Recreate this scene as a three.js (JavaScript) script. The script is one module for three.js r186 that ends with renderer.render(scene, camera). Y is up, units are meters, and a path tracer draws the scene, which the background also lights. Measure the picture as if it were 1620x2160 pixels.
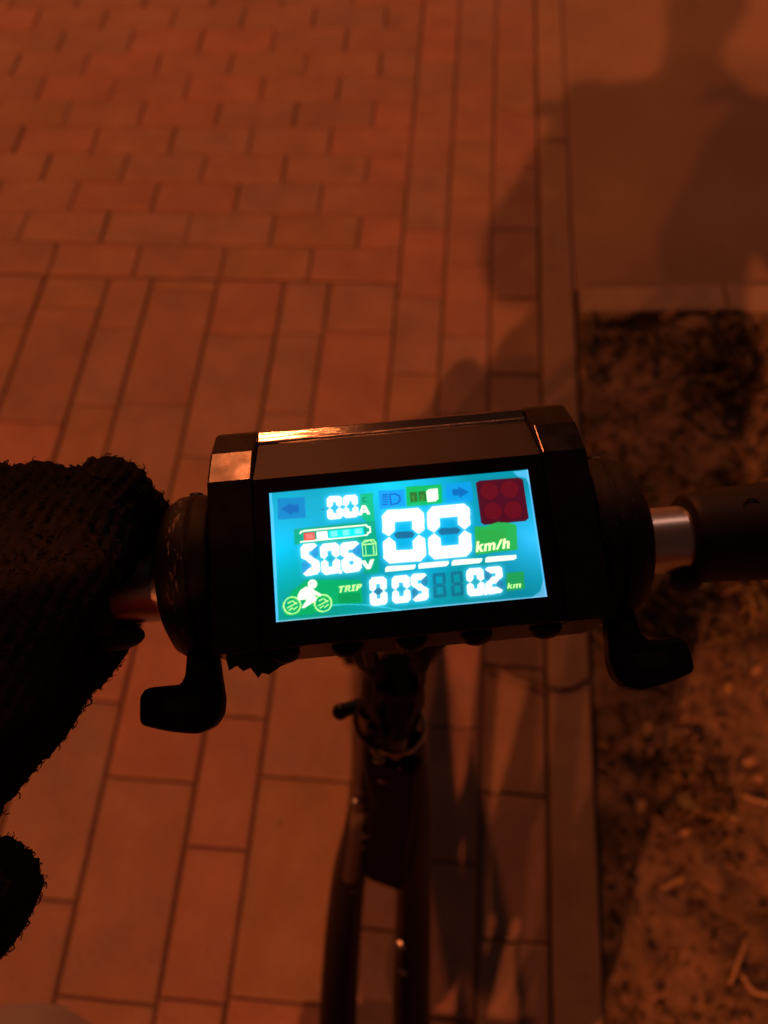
import * as THREE from 'three';
import { mergeGeometries, mergeVertices } from 'three/addons/utils/BufferGeometryUtils.js';
import { RoundedBoxGeometry } from 'three/addons/geometries/RoundedBoxGeometry.js';
import { RectAreaLightUniformsLib } from 'three/addons/lights/RectAreaLightUniformsLib.js';
import { ImprovedNoise } from 'three/addons/math/ImprovedNoise.js';

/* ---------------------------------------------------------------- camera, sky, exposure */
const renderer = new THREE.WebGLRenderer({ antialias: true });
renderer.toneMapping = THREE.LinearToneMapping;
renderer.toneMappingExposure = 1;
renderer.shadowMap.enabled = true;
const scene = new THREE.Scene();

const FPX = 1604.2, CAM = new THREE.Vector3(0.925881, 1.262544, 1.179593);
const camera = new THREE.PerspectiveCamera(2 * Math.atan(1080 / FPX) * 180 / Math.PI, 0.75, 0.01, 400);
camera.position.copy(CAM);
camera.rotation.order = 'YXZ';
camera.rotation.set(-1.10786, 0.182013, -0.115774);
camera.updateMatrixWorld(true);
camera.focus = 0.232;               // focused on the display in the rider's hands
camera.userData.fStop = 8.4;        // a small phone lens (about 3 mm opening)

// night sky over a town: a faint warm glow, a little stronger low down
{
  const W = 64, H = 32, d = new Float32Array(W * H * 4);
  for (let j = 0; j < H; j++) for (let i = 0; i < W; i++) {
    const el = Math.abs((j + 0.5) / H - 0.5) * 2, k = 0.026 + 0.03 * Math.exp(-el * 5), o = (j * W + i) * 4;
    d[o] = k; d[o + 1] = k * 0.36; d[o + 2] = k * 0.22; d[o + 3] = 1;
  }
  const t = new THREE.DataTexture(d, W, H, THREE.RGBAFormat, THREE.FloatType);
  t.mapping = THREE.EquirectangularReflectionMapping; t.magFilter = THREE.LinearFilter; t.needsUpdate = true;
  scene.background = t; scene.environment = t;
}
const PALE_LAMP = new THREE.Color().setRGB(1, 0.5, 0.36);
const SODIUM = new THREE.Color().setRGB(1, 0.218, 0.06);
// street lamps: [position of the glowing glass, candela]; their posts are built at the end
const LAMPS = { behindMain: [[-3.72, 12, 18.9], 1430], behindSecond: [[-8.04, 12, 19.47], 500], ahead: [[-1.93, 5.46, -8.05], 162], path: [[3.2, 6.84, -5.4], 9] };

/* ---------------------------------------------------------------- helpers */
let seed = 20231;
const rnd = () => { seed = (seed + 0x6D2B79F5) | 0; let t = Math.imul(seed ^ (seed >>> 15), 1 | seed); t = (t + Math.imul(t ^ (t >>> 7), 61 | t)) ^ t; return ((t ^ (t >>> 14)) >>> 0) / 4294967296; };
const rr = (a, b) => a + (b - a) * rnd();
const perlin = new ImprovedNoise();
const fbm = (x, y, z, o = 4) => { let s = 0, a = 0.5, f = 1; for (let i = 0; i < o; i++) { s += a * perlin.noise(x * f, y * f, z * f + i * 7.1); a *= 0.5; f *= 2.03; } return s; };
const V = (x, y, z) => new THREE.Vector3(x, y, z);
const used = {};
const numbered = (n) => { used[n] = (used[n] ?? -1) + 1; return used[n] ? `${n}_${String(used[n]).padStart(3, '0')}` : n; };
const shadows = (m) => { m.castShadow = true; m.receiveShadow = true; return m; };
function thing(name, label, category, at = [0, 0, 0], group, kind) {
  const g = new THREE.Group(); g.name = numbered(name); g.position.set(...at); scene.add(g);
  if (kind) g.userData.kind = kind;
  if (label) g.userData.label = label;
  if (category) g.userData.category = category;
  if (group) g.userData.group = group;
  return g;
}
// geometry given in world metres; the mesh goes under parent and is shifted by the thing's base
function part(name, geo, mat, parent, opt = {}) {
  let p = parent, base = V(0, 0, 0);
  while (p && p !== scene) { base.add(p.position); p = p.parent; }
  const list = Array.isArray(geo) ? geo : [geo];
  let g = list.length > 1 ? mergeGeometries(list.map((x) => { const y = x.index ? x.toNonIndexed() : x.clone(); for (const k of Object.keys(y.attributes)) if (!['position', 'normal', 'uv'].includes(k)) y.deleteAttribute(k); if (!y.attributes.uv) y.setAttribute('uv', new THREE.BufferAttribute(new Float32Array(y.attributes.position.count * 2), 2)); return y; })) : list[0];
  g = g.clone(); if (opt.matrix) g.applyMatrix4(opt.matrix);
  g.translate(-base.x, -base.y, -base.z);
  const m = shadows(new THREE.Mesh(g, mat)); m.name = name; parent.add(m);
  if (opt.label) m.userData.label = opt.label;
  if (opt.kind) m.userData.kind = opt.kind;
  return m;
}
function sub(name, parent) { const g = new THREE.Group(); g.name = name; parent.add(g); return g; }
function tube(pts, r, seg = 24, rad = 10, closed = false) {
  const c = new THREE.CatmullRomCurve3(pts.map((p) => (p.isVector3 ? p : V(...p))), closed);
  return new THREE.TubeGeometry(c, seg, r, rad, closed);
}
function rod(a, b, r0, r1 = r0, rad = 20) {
  a = a.isVector3 ? a : V(...a); b = b.isVector3 ? b : V(...b);
  const d = b.clone().sub(a), g = new THREE.CylinderGeometry(r1, r0, d.length(), rad, 1);
  g.applyQuaternion(new THREE.Quaternion().setFromUnitVectors(V(0, 1, 0), d.clone().normalize()));
  const m = a.clone().add(b).multiplyScalar(0.5); g.translate(m.x, m.y, m.z); return g;
}
function box(cx, cy, cz, w, h, d, r = 0.002, s = 2) { const g = new RoundedBoxGeometry(w, h, d, s, Math.min(r, w / 2.01, h / 2.01, d / 2.01)); g.translate(cx, cy, cz); return g; }
function ball(p, r, sx = 1, sy = 1, sz = 1, n = 16) { const g = new THREE.SphereGeometry(r, n, Math.round(n * 0.7)); g.scale(sx, sy, sz); g.translate(p[0] ?? p.x, p[1] ?? p.y, p[2] ?? p.z); return g; }
// where the sight line through a photo pixel crosses the height y: only used to read positions off the photograph
function atHeight(px, py, y) {
  const d = V((px - 810) / FPX, (1080 - py) / FPX, -1).applyQuaternion(camera.quaternion);
  return CAM.clone().addScaledVector(d, (y - CAM.y) / d.y);
}
// smooth surface from a signed distance function (surface nets)
function surfaceNets(f, lo, hi, cell) {
  const n = [0, 1, 2].map((k) => Math.ceil((hi[k] - lo[k]) / cell) + 1), [nx, ny, nz] = n;
  const v = new Float32Array(nx * ny * nz);
  for (let k = 0, o = 0; k < nz; k++) for (let j = 0; j < ny; j++) for (let i = 0; i < nx; i++, o++) v[o] = f(lo[0] + i * cell, lo[1] + j * cell, lo[2] + k * cell);
  const id = new Int32Array(nx * ny * nz).fill(-1), pos = [], idx = [];
  const C = []; for (let c = 0; c < 8; c++) C.push([c & 1, (c >> 1) & 1, c >> 2]);
  const EDG = []; for (let a = 0; a < 8; a++) for (const b of [1, 2, 4]) if (!(a & b)) EDG.push([a, a | b]);
  const at = (i, j, k) => i + nx * (j + ny * k);
  for (let k = 0; k < nz - 1; k++) for (let j = 0; j < ny - 1; j++) for (let i = 0; i < nx - 1; i++) {
    let mask = 0; const w = [];
    for (let c = 0; c < 8; c++) { const x = v[at(i + C[c][0], j + C[c][1], k + C[c][2])]; w.push(x); if (x < 0) mask |= 1 << c; }
    if (mask === 0 || mask === 255) continue;
    let s = [0, 0, 0], m = 0;
    for (const [a, b] of EDG) if ((w[a] < 0) !== (w[b] < 0)) { const t = w[a] / (w[a] - w[b]); for (let q = 0; q < 3; q++) s[q] += C[a][q] + t * (C[b][q] - C[a][q]); m++; }
    id[at(i, j, k)] = pos.length / 3;
    pos.push(lo[0] + (i + s[0] / m) * cell, lo[1] + (j + s[1] / m) * cell, lo[2] + (k + s[2] / m) * cell);
  }
  const quad = (a, b, c, d, flip) => { if (flip) idx.push(a, c, b, a, d, c); else idx.push(a, b, c, a, c, d); };
  for (let k = 1; k < nz - 1; k++) for (let j = 1; j < ny - 1; j++) for (let i = 1; i < nx - 1; i++) {
    const s = v[at(i, j, k)] < 0;
    if (s !== v[at(i + 1, j, k)] < 0) quad(id[at(i, j - 1, k - 1)], id[at(i, j, k - 1)], id[at(i, j, k)], id[at(i, j - 1, k)], !s);
    if (s !== v[at(i, j + 1, k)] < 0) quad(id[at(i - 1, j, k - 1)], id[at(i - 1, j, k)], id[at(i, j, k)], id[at(i, j, k - 1)], !s);
    if (s !== v[at(i, j, k + 1)] < 0) quad(id[at(i - 1, j - 1, k)], id[at(i, j - 1, k)], id[at(i, j, k)], id[at(i - 1, j, k)], !s);
  }
  const g = new THREE.BufferGeometry();
  g.setAttribute('position', new THREE.Float32BufferAttribute(pos, 3)); g.setIndex(idx); g.computeVertexNormals();
  const uv = new Float32Array(pos.length / 3 * 2); for (let i = 0; i < pos.length / 3; i++) { uv[2 * i] = pos[3 * i] + pos[3 * i + 2] * 0.3; uv[2 * i + 1] = pos[3 * i + 1] + pos[3 * i + 2] * 0.5; }
  g.setAttribute('uv', new THREE.BufferAttribute(uv, 2));
  return g;
}
// distance to a tapered capsule [ax,ay,az,ra, bx,by,bz,rb]
function cap(c, x, y, z) {
  const dx = c[4] - c[0], dy = c[5] - c[1], dz = c[6] - c[2], px = x - c[0], py = y - c[1], pz = z - c[2];
  let t = (px * dx + py * dy + pz * dz) / (dx * dx + dy * dy + dz * dz + 1e-12); t = t < 0 ? 0 : t > 1 ? 1 : t;
  const ex = px - dx * t, ey = py - dy * t, ez = pz - dz * t;
  return Math.sqrt(ex * ex + ey * ey + ez * ez) - (c[3] + (c[7] - c[3]) * t);
}
const smin = (a, b, k) => { const h = Math.max(k - Math.abs(a - b), 0) / k; return Math.min(a, b) - h * h * k * 0.25; };
const chain = (...p) => { const o = []; for (let i = 0; i + 1 < p.length; i++) o.push([...p[i], ...p[i + 1]]); return o; };
const union = (caps, k) => (x, y, z) => { let d = 1e9; for (const c of caps) d = smin(d, cap(c, x, y, z), k); return d; };

/* ---------------------------------------------------------------- materials */
function noiseTex(size, fn, color = true) {
  const d = new Uint8Array(size * size * 4);
  for (let j = 0; j < size; j++) for (let i = 0; i < size; i++) { const c = fn(i / size, j / size, i, j), o = (j * size + i) * 4; d[o] = c[0] * 255; d[o + 1] = c[1] * 255; d[o + 2] = c[2] * 255; d[o + 3] = 255; }
  const t = new THREE.DataTexture(d, size, size); t.wrapS = t.wrapT = THREE.RepeatWrapping; t.magFilter = THREE.LinearFilter; t.minFilter = THREE.LinearMipmapLinearFilter; t.generateMipmaps = true;
  if (color) t.colorSpace = THREE.SRGBColorSpace; t.needsUpdate = true; return t;
}
const cl = (x) => (x < 0 ? 0 : x > 1 ? 1 : x);
const tile = (u, v, f, o) => { // fbm that wraps: blends shifted copies
  const n = (p, q) => fbm(p * f + 9.2, q * f + 3.3, f * 0.7, o), w = (t) => t * t * (3 - 2 * t), a = w(u), b = w(v);
  const m = (n(u, v) * (1 - a) + n(u - 1, v) * a) * (1 - b) + (n(u, v - 1) * (1 - a) + n(u - 1, v - 1) * a) * b;
  return m / Math.sqrt(((1 - a) ** 2 + a * a) * ((1 - b) ** 2 + b * b));
};
const grains = new Float32Array(512 * 512).map(() => rnd());
const grain = (i, j) => grains[(((j % 512) + 512) % 512) * 512 + (((i % 512) + 512) % 512)];
const soft = (i, j) => (grain(i, j) * 2 + grain(i + 1, j) + grain(i - 1, j) + grain(i, j + 1) + grain(i, j - 1)) / 6;
const paverMap = noiseTex(512, (u, v, i, j) => {
  const blotch = tile(u, v, 5, 4), g = soft(i, j) - 0.5, s = grain(i, j);
  let k = 0.82 + 0.13 * blotch + 0.2 * g; if (s > 0.992) k += 0.16; if (s < 0.012) k -= 0.22;
  const w = tile(v + 0.37, u, 9, 3);
  return [cl(k + 0.05 * w), cl(k), cl(k - 0.05 * w)];
});
const paverBump = noiseTex(512, (u, v, i, j) => { const k = cl(0.5 + 0.5 * (soft(i, j) - 0.5) + 0.5 * tile(u, v, 12, 3) - (grain(i, j) < 0.01 ? 0.4 : 0)); return [k, k, k]; }, false);
for (const t of [paverMap, paverBump]) { t.repeat.set(2.2, 2.2); }
const lin = (r, g, b) => new THREE.Color().setRGB(r, g, b);
const std = (o) => new THREE.MeshStandardMaterial(o);
const paverTints = [[0.352, 0.235, 0.19], [0.338, 0.237, 0.19], [0.36, 0.228, 0.185], [0.33, 0.24, 0.2], [0.378, 0.228, 0.19], [0.342, 0.238, 0.175], [0.325, 0.225, 0.182]];
const paverMats = paverTints.map((c) => std({ color: lin(...c).multiplyScalar(1.2), map: paverMap, bumpMap: paverBump, bumpScale: 0.0012, roughness: 0.9 }));
const sandMat = std({ color: lin(0.24, 0.17, 0.115), map: paverMap, roughness: 1 });
const kerbMat = std({ color: lin(0.43, 0.325, 0.245), map: paverMap, bumpMap: paverBump, bumpScale: 0.0015, roughness: 0.92 });
const paleKerbMat = std({ color: lin(0.52, 0.41, 0.32), map: paverMap, bumpMap: paverBump, bumpScale: 0.0015, roughness: 0.92 });
const slabMap = noiseTex(512, (u, v, i, j) => { const k = cl(0.84 + 0.2 * tile(u, v, 3, 5) + 0.08 * (soft(i, j) - 0.5)); return [k, k, cl(k * 0.99)]; });
slabMap.repeat.set(0.8, 0.8);
const slabMat = std({ color: lin(0.385, 0.285, 0.215), map: slabMap, bumpMap: paverBump, bumpScale: 0.0008, roughness: 0.9 });
const phy = (o) => new THREE.MeshPhysicalMaterial(o);
const blackPlastic = phy({ color: lin(0.004, 0.004, 0.0045), roughness: 0.35, specularIntensity: 0.45 });
const matteBlack = phy({ color: lin(0.003, 0.003, 0.003), roughness: 0.6, specularIntensity: 0.2 });
const rubber = phy({ color: lin(0.024, 0.02, 0.021), roughness: 0.55, specularIntensity: 0.5 });
const scuffMap = noiseTex(512, (u, v, i, j) => { const s = tile(u, v, 14, 4), k = cl(0.42 + 0.9 * s + 0.15 * (grain(i, j) - 0.5)); return [k, k, k]; }, false);
scuffMap.repeat.set(46, 46);
const scratchMap = noiseTex(512, (u, v, i, j) => { const k = cl(0.5 + 0.9 * tile(u * 1, v, 6, 2) * (0.4 + grain(3, j)) + 0.25 * (grain(i >> 4, j) - 0.5)); return [k, k, k]; }, false);
scratchMap.repeat.set(2, 1.5);
const capRough = noiseTex(512, (u, v, i, j) => { const k = cl(0.5 + 0.35 * tile(u, v, 5, 4) + 0.05 * (grain(i >> 3, j) - 0.5)); return [k, k, k]; }, false); capRough.repeat.set(22, 22);
const capPlastic = phy({ color: lin(0.0025, 0.0025, 0.0027), roughness: 0.6, roughnessMap: capRough, bumpMap: capRough, bumpScale: 0.00004, specularIntensity: 0.75 });
const wornMap = noiseTex(512, (u, v, i, j) => { const g = Math.exp(-(((v - 0.4) / 0.05) ** 2)) + Math.exp(-(((v - 0.12) / 0.05) ** 2)), s = cl((fbm(u * 60, v * 46, 2.5, 3) - 0.17 + 0.16 * g - 0.12) * 9) * (0.3 + 0.7 * grain(i, j)), k = 0.07 + 0.75 * s; return [k, k * 0.97, k * 0.93]; });
const throttlePlastic = phy({ color: lin(0.5, 0.47, 0.46), map: wornMap, roughness: 0.42, bumpMap: scuffMap, bumpScale: 0.00008, specularIntensity: 0.6 });
const bodyAlu = std({ color: lin(0.055, 0.048, 0.05), roughness: 0.4, metalness: 0.3 });
const beadAlu = std({ color: lin(0.3, 0.28, 0.27), roughness: 0.24, metalness: 1, bumpMap: scratchMap, bumpScale: 0.00008 });
const edgeMap = scratchMap.clone(); edgeMap.repeat.set(120, 14);
const edgeAlu = std({ color: lin(0.3, 0.28, 0.27), roughness: 0.11, metalness: 1, bumpMap: edgeMap, bumpScale: 0.00004 });
const acrylic = phy({ color: lin(0.003, 0.003, 0.004), roughness: 0.18, specularIntensity: 0.5 });
const alu = std({ color: lin(0.66, 0.63, 0.62), roughness: 0.33, metalness: 1 });
const steel = std({ color: lin(0.7, 0.68, 0.66), roughness: 0.28, metalness: 1 });
const paint = phy({ color: lin(0.006, 0.0038, 0.0036), roughness: 0.24, specularIntensity: 1, bumpMap: scuffMap, bumpScale: 0.0007 });
const redPaint = phy({ color: lin(0.012, 0.0022, 0.0025), roughness: 0.5, specularIntensity: 0.25 });

/* ---------------------------------------------------------------- the setting */
{ // the ground sheet that carries everything
  const g = new THREE.PlaneGeometry(240, 240); g.rotateX(-Math.PI / 2); g.translate(0, -0.09, 0);
  const uv = g.attributes.uv; for (let i = 0; i < uv.count; i++) uv.setXY(i, uv.getX(i) * 240, uv.getY(i) * 240);
  const m = part('ground', g, std({ color: lin(0.16, 0.13, 0.105), map: slabMap, roughness: 1 }), scene); m.userData.kind = 'structure';
}
const pavement = thing('pavement', null, null, [0, 0, 0], null, 'structure');
{
  const bed = new THREE.BoxGeometry(7.1, 0.06, 10.0); bed.translate(1.104 - 3.55, -0.0075 - 0.03, -0.5);
  { const p = bed.attributes.position, uv = bed.attributes.uv; for (let i = 0; i < p.count; i++) uv.setXY(i, p.getX(i), p.getZ(i)); }
  part('sand_bed', bed, sandMat, pavement);
}
// one paver: top face, chamfers and sides; uv in metres with a shift of its own
function paverGeo(x0, x1, z0, z1, joint, lift, tx, tz, end = joint) {
  const a = x0 + joint / 2 + rr(-0.0006, 0.0006), b = x1 - joint / 2 + rr(-0.0006, 0.0006), c = z0 + end / 2 + rr(-0.0006, 0.0006), d = z1 - end / 2 + rr(-0.0006, 0.0006), e = 0.0028, yb = -0.03;
  const P = [], I = [], U = [], ou = rnd() * 5, ov = rnd() * 5, cx = (a + b) / 2, cz = (c + d) / 2;
  const top = (x, z) => lift + (x - cx) * tx + (z - cz) * tz;
  const ring = [[a, c, b, d, yb, 0], [a, c, b, d, -e, 1], [a + e, c + e, b - e, d - e, 0, 1]];
  const loops = ring.map(([x0, z0, x1, z1, y, t]) => [[x0, z0], [x1, z0], [x1, z1], [x0, z1]].map(([x, z]) => [x, t ? top(x, z) + y : y, z]));
  const q = (p0, p1, p2, p3) => { const o = P.length / 3; for (const p of [p0, p1, p2, p3]) { P.push(...p); U.push(p[0] + ou + p[1] * 0.5, p[2] + ov + p[1] * 0.5); } I.push(o, o + 2, o + 1, o, o + 3, o + 2); };
  for (let l = 0; l < 2; l++) for (let k = 0; k < 4; k++) q(loops[l][(k + 1) % 4], loops[l][k], loops[l + 1][k], loops[l + 1][(k + 1) % 4]);
  q(...loops[2]);
  const g = new THREE.BufferGeometry(); g.setAttribute('position', new THREE.Float32BufferAttribute(P, 3)); g.setAttribute('uv', new THREE.Float32BufferAttribute(U, 2)); g.setIndex(I);
  const ni = g.toNonIndexed(); ni.computeVertexNormals(); return ni;
}
{
  const far = paverMats.map(() => []);
  const lay = (x0, x1, z0, z1, joint, bias = null, end = joint) => {
    if (x1 - x0 < 0.012 || z1 - z0 < 0.012) return;
    const g = paverGeo(x0, x1, z0, z1, joint, rr(-0.0014, 0.0014), rr(-0.005, 0.005), rr(-0.005, 0.005), end);
    const k = bias !== null && rnd() < 0.6 ? bias : Math.floor(rnd() * paverMats.length);
    const near = x1 > -0.62 && z0 > -1.35 && z1 < 1.62;
    if (near) part('paver', g, paverMats[k], pavement); else far[k].push(g);
  };
  const X0 = -5.9;
  // running bond of bricks laid across the path
  for (let k = 0; k < 45; k++) {
    const z1 = -k * 0.1, z0 = z1 - 0.1, shift = k % 2 ? 0.1 : 0;
    for (let x = 0.8 - shift - (shift ? 0 : 0.2) + (shift ? 0 : 0); x > X0; x -= 0.2) { lay(Math.max(x, X0), Math.min(x + 0.2, 0.8), z0, z1, 0.0034, null, 0.0044); }
    if (shift) lay(0.7, 0.8, z0, z1, 0.0034, null, 0.0044);
  }
  // lengthwise strips of wide and narrow pavers
  const strips = [];
  for (let p = 0; p < 16; p++) { const e = 0.8 - p * 0.4; strips.push([e - 0.15, e, 0.3], [e - 0.25, e - 0.15, 0.2], [e - 0.4, e - 0.25, 0.3]); }
  const off = [0.138, 0.148, 0.157, 0.038, 0.148, 0.095];
  strips.forEach(([x0, x1, len], n) => {
    let z = 0.004, next = off[n] ?? rr(0.03, len);
    if (next <= z + 0.012) next += len;
    while (z < 4.5) { lay(x0, x1, z, next, 0.0044, len < 0.25 ? 3 : null, 0.0026); z = next; next += len; }
  });
  // three soldier strips along the kerb
  [[0.8, 0.9, 0.04], [0.9, 1.0, 0.142], [1.0, 1.104, 0.038]].forEach(([x0, x1, o]) => { for (let z = o - 4.6; z < 4.4; z += 0.2) lay(x0, x1, z, z + 0.2, 0.004, null, 0.003); });
  far.forEach((list, k) => { if (list.length) part('outlying_paver', list, paverMats[k], pavement, { kind: 'stuff' }); });
}
function kerbStone(w, h, d) { const g = new RoundedBoxGeometry(w, h, d, 2, 0.006); const p = g.attributes.position, uv = g.attributes.uv, o = rnd() * 4; for (let i = 0; i < p.count; i++) uv.setXY(i, p.getX(i) + p.getY(i) + o, p.getZ(i) + o); return g; }
{
  const kerb = thing('kerb', null, null, [1.141, 0, 0], null, 'structure');
  for (let k = -5; k < 5; k++) { const m = part('kerb_stone', kerbStone(0.068, 0.12, 0.994).translate(1.141 + rr(-0.001, 0.001), -0.054 + rr(-0.001, 0.001), 0.05 + k), kerbMat, kerb); }
  const cross = thing('bed_kerb', null, null, [1.18, 0, 0.045], null, 'structure');
  const M = new THREE.Matrix4().makeRotationY(0.055).setPosition(1.18, 0, 0.052);
  for (const [a, b] of [[0.006, 0.302], [0.308, 1.1], [1.106, 1.9]]) part('kerb_stone', kerbStone(b - a, 0.12, 0.07).translate((a + b) / 2, -0.044, 0), paleKerbMat, cross, { matrix: M });
}
{ // smooth concrete path beyond the bed
  const s = new THREE.Shape([new THREE.Vector2(1.1775, 5), new THREE.Vector2(3.2, 5), new THREE.Vector2(3.2, 0.098), new THREE.Vector2(1.1775, -0.012)]);
  const g = new THREE.ExtrudeGeometry(s, { depth: 0.08, bevelEnabled: true, bevelSize: 0.003, bevelThickness: 0.003, bevelSegments: 2, bevelOffset: -0.003 });
  g.rotateX(-Math.PI / 2); g.translate(0, -0.083, 0);
  const m = part('concrete_path', g, slabMat, scene); m.userData.kind = 'structure';
}
const soilHeight = (x, z) => -0.017 + 0.016 * Math.exp(-Math.max(0, z - 0.08) / 0.12) + 0.03 * fbm(x * 4, 1.2, z * 4, 3) + 0.03 * Math.max(0, fbm(x * 11, 7, z * 11, 3)) + 0.008 * fbm(x * 40, 3, z * 40, 2);
{
  const g = new THREE.PlaneGeometry(2.0, 3.1, 300, 460); g.rotateX(-Math.PI / 2); g.translate(2.18, 0, 1.62);
  const p = g.attributes.position, col = new Float32Array(p.count * 3), uv = g.attributes.uv;
  for (let i = 0; i < p.count; i++) {
    const x = p.getX(i), z = p.getZ(i); p.setY(i, soilHeight(x, z)); uv.setXY(i, x, z);
    const n = fbm(x * 7, 2.2, z * 7, 4), n2 = fbm(x * 30, 5.2, z * 30, 3), k = 0.235 * (1 + 1.2 * n + 0.6 * n2);
    col[3 * i] = k * 1.12; col[3 * i + 1] = k * 0.8; col[3 * i + 2] = k * 0.55;
  }
  g.setAttribute('color', new THREE.BufferAttribute(col, 3)); g.computeVertexNormals();
  const m = part('soil_bed', g, std({ vertexColors: true, map: paverMap, bumpMap: paverBump, bumpScale: 0.004, roughness: 1 }), scene); m.userData.kind = 'structure';
}
// leaf litter, straw and crumbs on the soil: nobody could count these
function leafGeo(bend, w = 0.5) {
  const P = [], I = [], n = 5;
  for (let k = 0; k <= n; k++) { const t = k / n, h = Math.sin(Math.PI * Math.pow(t, 0.8)) * w * 0.5 + 0.01, y = bend * Math.sin(Math.PI * t) * 0.6; P.push(-h, y + bend * 0.35, t - 0.5, 0, y, t - 0.5, h, y + bend * 0.35, t - 0.5); }
  for (let k = 0; k < n; k++) for (const a of [0, 1]) { const o = k * 3 + a; I.push(o, o + 1, o + 3, o + 1, o + 4, o + 3); }
  const g = new THREE.BufferGeometry(); g.setAttribute('position', new THREE.Float32BufferAttribute(P, 3)); g.setIndex(I); g.computeVertexNormals();
  g.setAttribute('uv', new THREE.Float32BufferAttribute(P.flatMap((_, i) => (i % 3 === 0 ? [P[i], P[i + 2]] : [])), 2)); return g;
}
const leafMat = new THREE.MeshPhysicalMaterial({ color: 0xffffff, roughness: 0.85, transmission: 0.15, thickness: 0, side: THREE.DoubleSide });
function scatter(name, geo, mat, count, place, kindLabel, category) {
  const m = shadows(new THREE.InstancedMesh(geo, mat, count)), o = new THREE.Object3D(), c = new THREE.Color();
  for (let i = 0; i < count; i++) { place(o, c); o.updateMatrix(); m.setMatrixAt(i, o.matrix); m.setColorAt(i, c); }
  m.name = name; m.userData = { kind: 'stuff', label: kindLabel, category }; scene.add(m); return m;
}
const inBed = () => { const z = rr(0.1, 1.9); return [rr(1.185, 2.3 - 0.2 * rnd()), z]; };
scatter('leaf_litter', leafGeo(0.25), leafMat, 2600, (o, c) => {
  const [x, z] = inBed(), s = rr(0.008, 0.022); o.position.set(x, soilHeight(x, z) + rr(0.001, 0.008), z); o.rotation.set(rr(-0.5, 0.5), rr(0, 6.28), rr(-0.6, 0.6)); o.scale.set(s, s, s);
  const k = rr(0.07, 0.17); c.setRGB(k * 1.2, k * 0.82, k * 0.5);
}, 'small brown leaf crumbs littering the dark soil bed', 'leaf litter');
scatter('dry_straw', new THREE.CylinderGeometry(0.5, 0.35, 1, 5, 3).rotateX(Math.PI / 2), std({ color: 0xffffff, roughness: 0.9 }), 900, (o, c) => {
  const [x, z] = inBed(), l = rr(0.015, 0.07), r = rr(0.0008, 0.0022); o.position.set(x, soilHeight(x, z) + rr(0.001, 0.009), z); o.rotation.set(rr(-0.25, 0.25), rr(0, 6.28), 0); o.scale.set(r, r, l);
  const k = rr(0.07, 0.24); c.setRGB(k * 1.15, k * 0.85, k * 0.5);
}, 'thin dry straw and twigs strewn over the soil bed', 'straw');
scatter('soil_crumbs', new THREE.IcosahedronGeometry(1, 0), std({ color: 0xffffff, roughness: 1 }), 3200, (o, c) => {
  const [x, z] = inBed(), s = rr(0.001, 0.005) * (rnd() < 0.04 ? 2 : 1); o.position.set(x, soilHeight(x, z) + s * 0.3, z); o.rotation.set(rr(0, 6), rr(0, 6), rr(0, 6)); o.scale.set(s, s * rr(0.5, 0.9), s);
  const k = rr(0.05, 0.2); c.setRGB(k * 1.1, k * 0.85, k * 0.62);
}, 'loose crumbs of earth and grit on the soil bed', 'soil crumbs');
const coverSpot = () => { let x, z, d; do { x = rr(1.19, 2.0); z = rr(0.1, 1.05); d = fbm(x * 6, 4.4, z * 6, 3) + 0.14 * (1 - (z - 0.1) / 0.85) + 0.2 * (x - 1.45); } while (d < rr(0.05, 0.38)); return [x, z]; };
scatter('ground_cover', leafGeo(-0.22, 0.6), new THREE.MeshPhysicalMaterial({ color: 0xffffff, roughness: 0.75, transmission: 0.2, thickness: 0, side: THREE.DoubleSide }), 300, (o, c) => {
  const [x, z] = coverSpot(), s = rr(0.014, 0.036), h = rr(0.002, 0.04); o.position.set(x, soilHeight(x, z) + h, z); o.rotation.set(rr(-0.9, 0.5), rr(0, 6.28), rr(-0.4, 0.4)); o.scale.set(s, s, s);
  const k = rr(0.07, 0.17); c.setRGB(k * 1.0, k * 0.95, k * 0.42);
}, 'low dark green ground cover creeping over the soil behind the kerb', 'ground cover');
scatter('dry_grass', leafGeo(0.35, 0.09), new THREE.MeshPhysicalMaterial({ color: 0xffffff, roughness: 0.8, transmission: 0.25, thickness: 0, side: THREE.DoubleSide }), 1100, (o, c) => {
  const [x, z] = coverSpot(), s = rr(0.025, 0.08); o.position.set(x, soilHeight(x, z) + s * 0.28, z); o.rotation.set(rr(-1.3, 0.2), rr(0, 6.28), rr(-0.3, 0.3), 'YXZ'); o.scale.set(s, s, s);
  const k = rr(0.15, 0.36), g = rnd(); c.setRGB(k * (1 + 0.2 * g), k * (0.95 - 0.15 * g), k * 0.42);
}, 'tangled dry grass blades on the soil by the cross kerb', 'grass');
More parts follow.
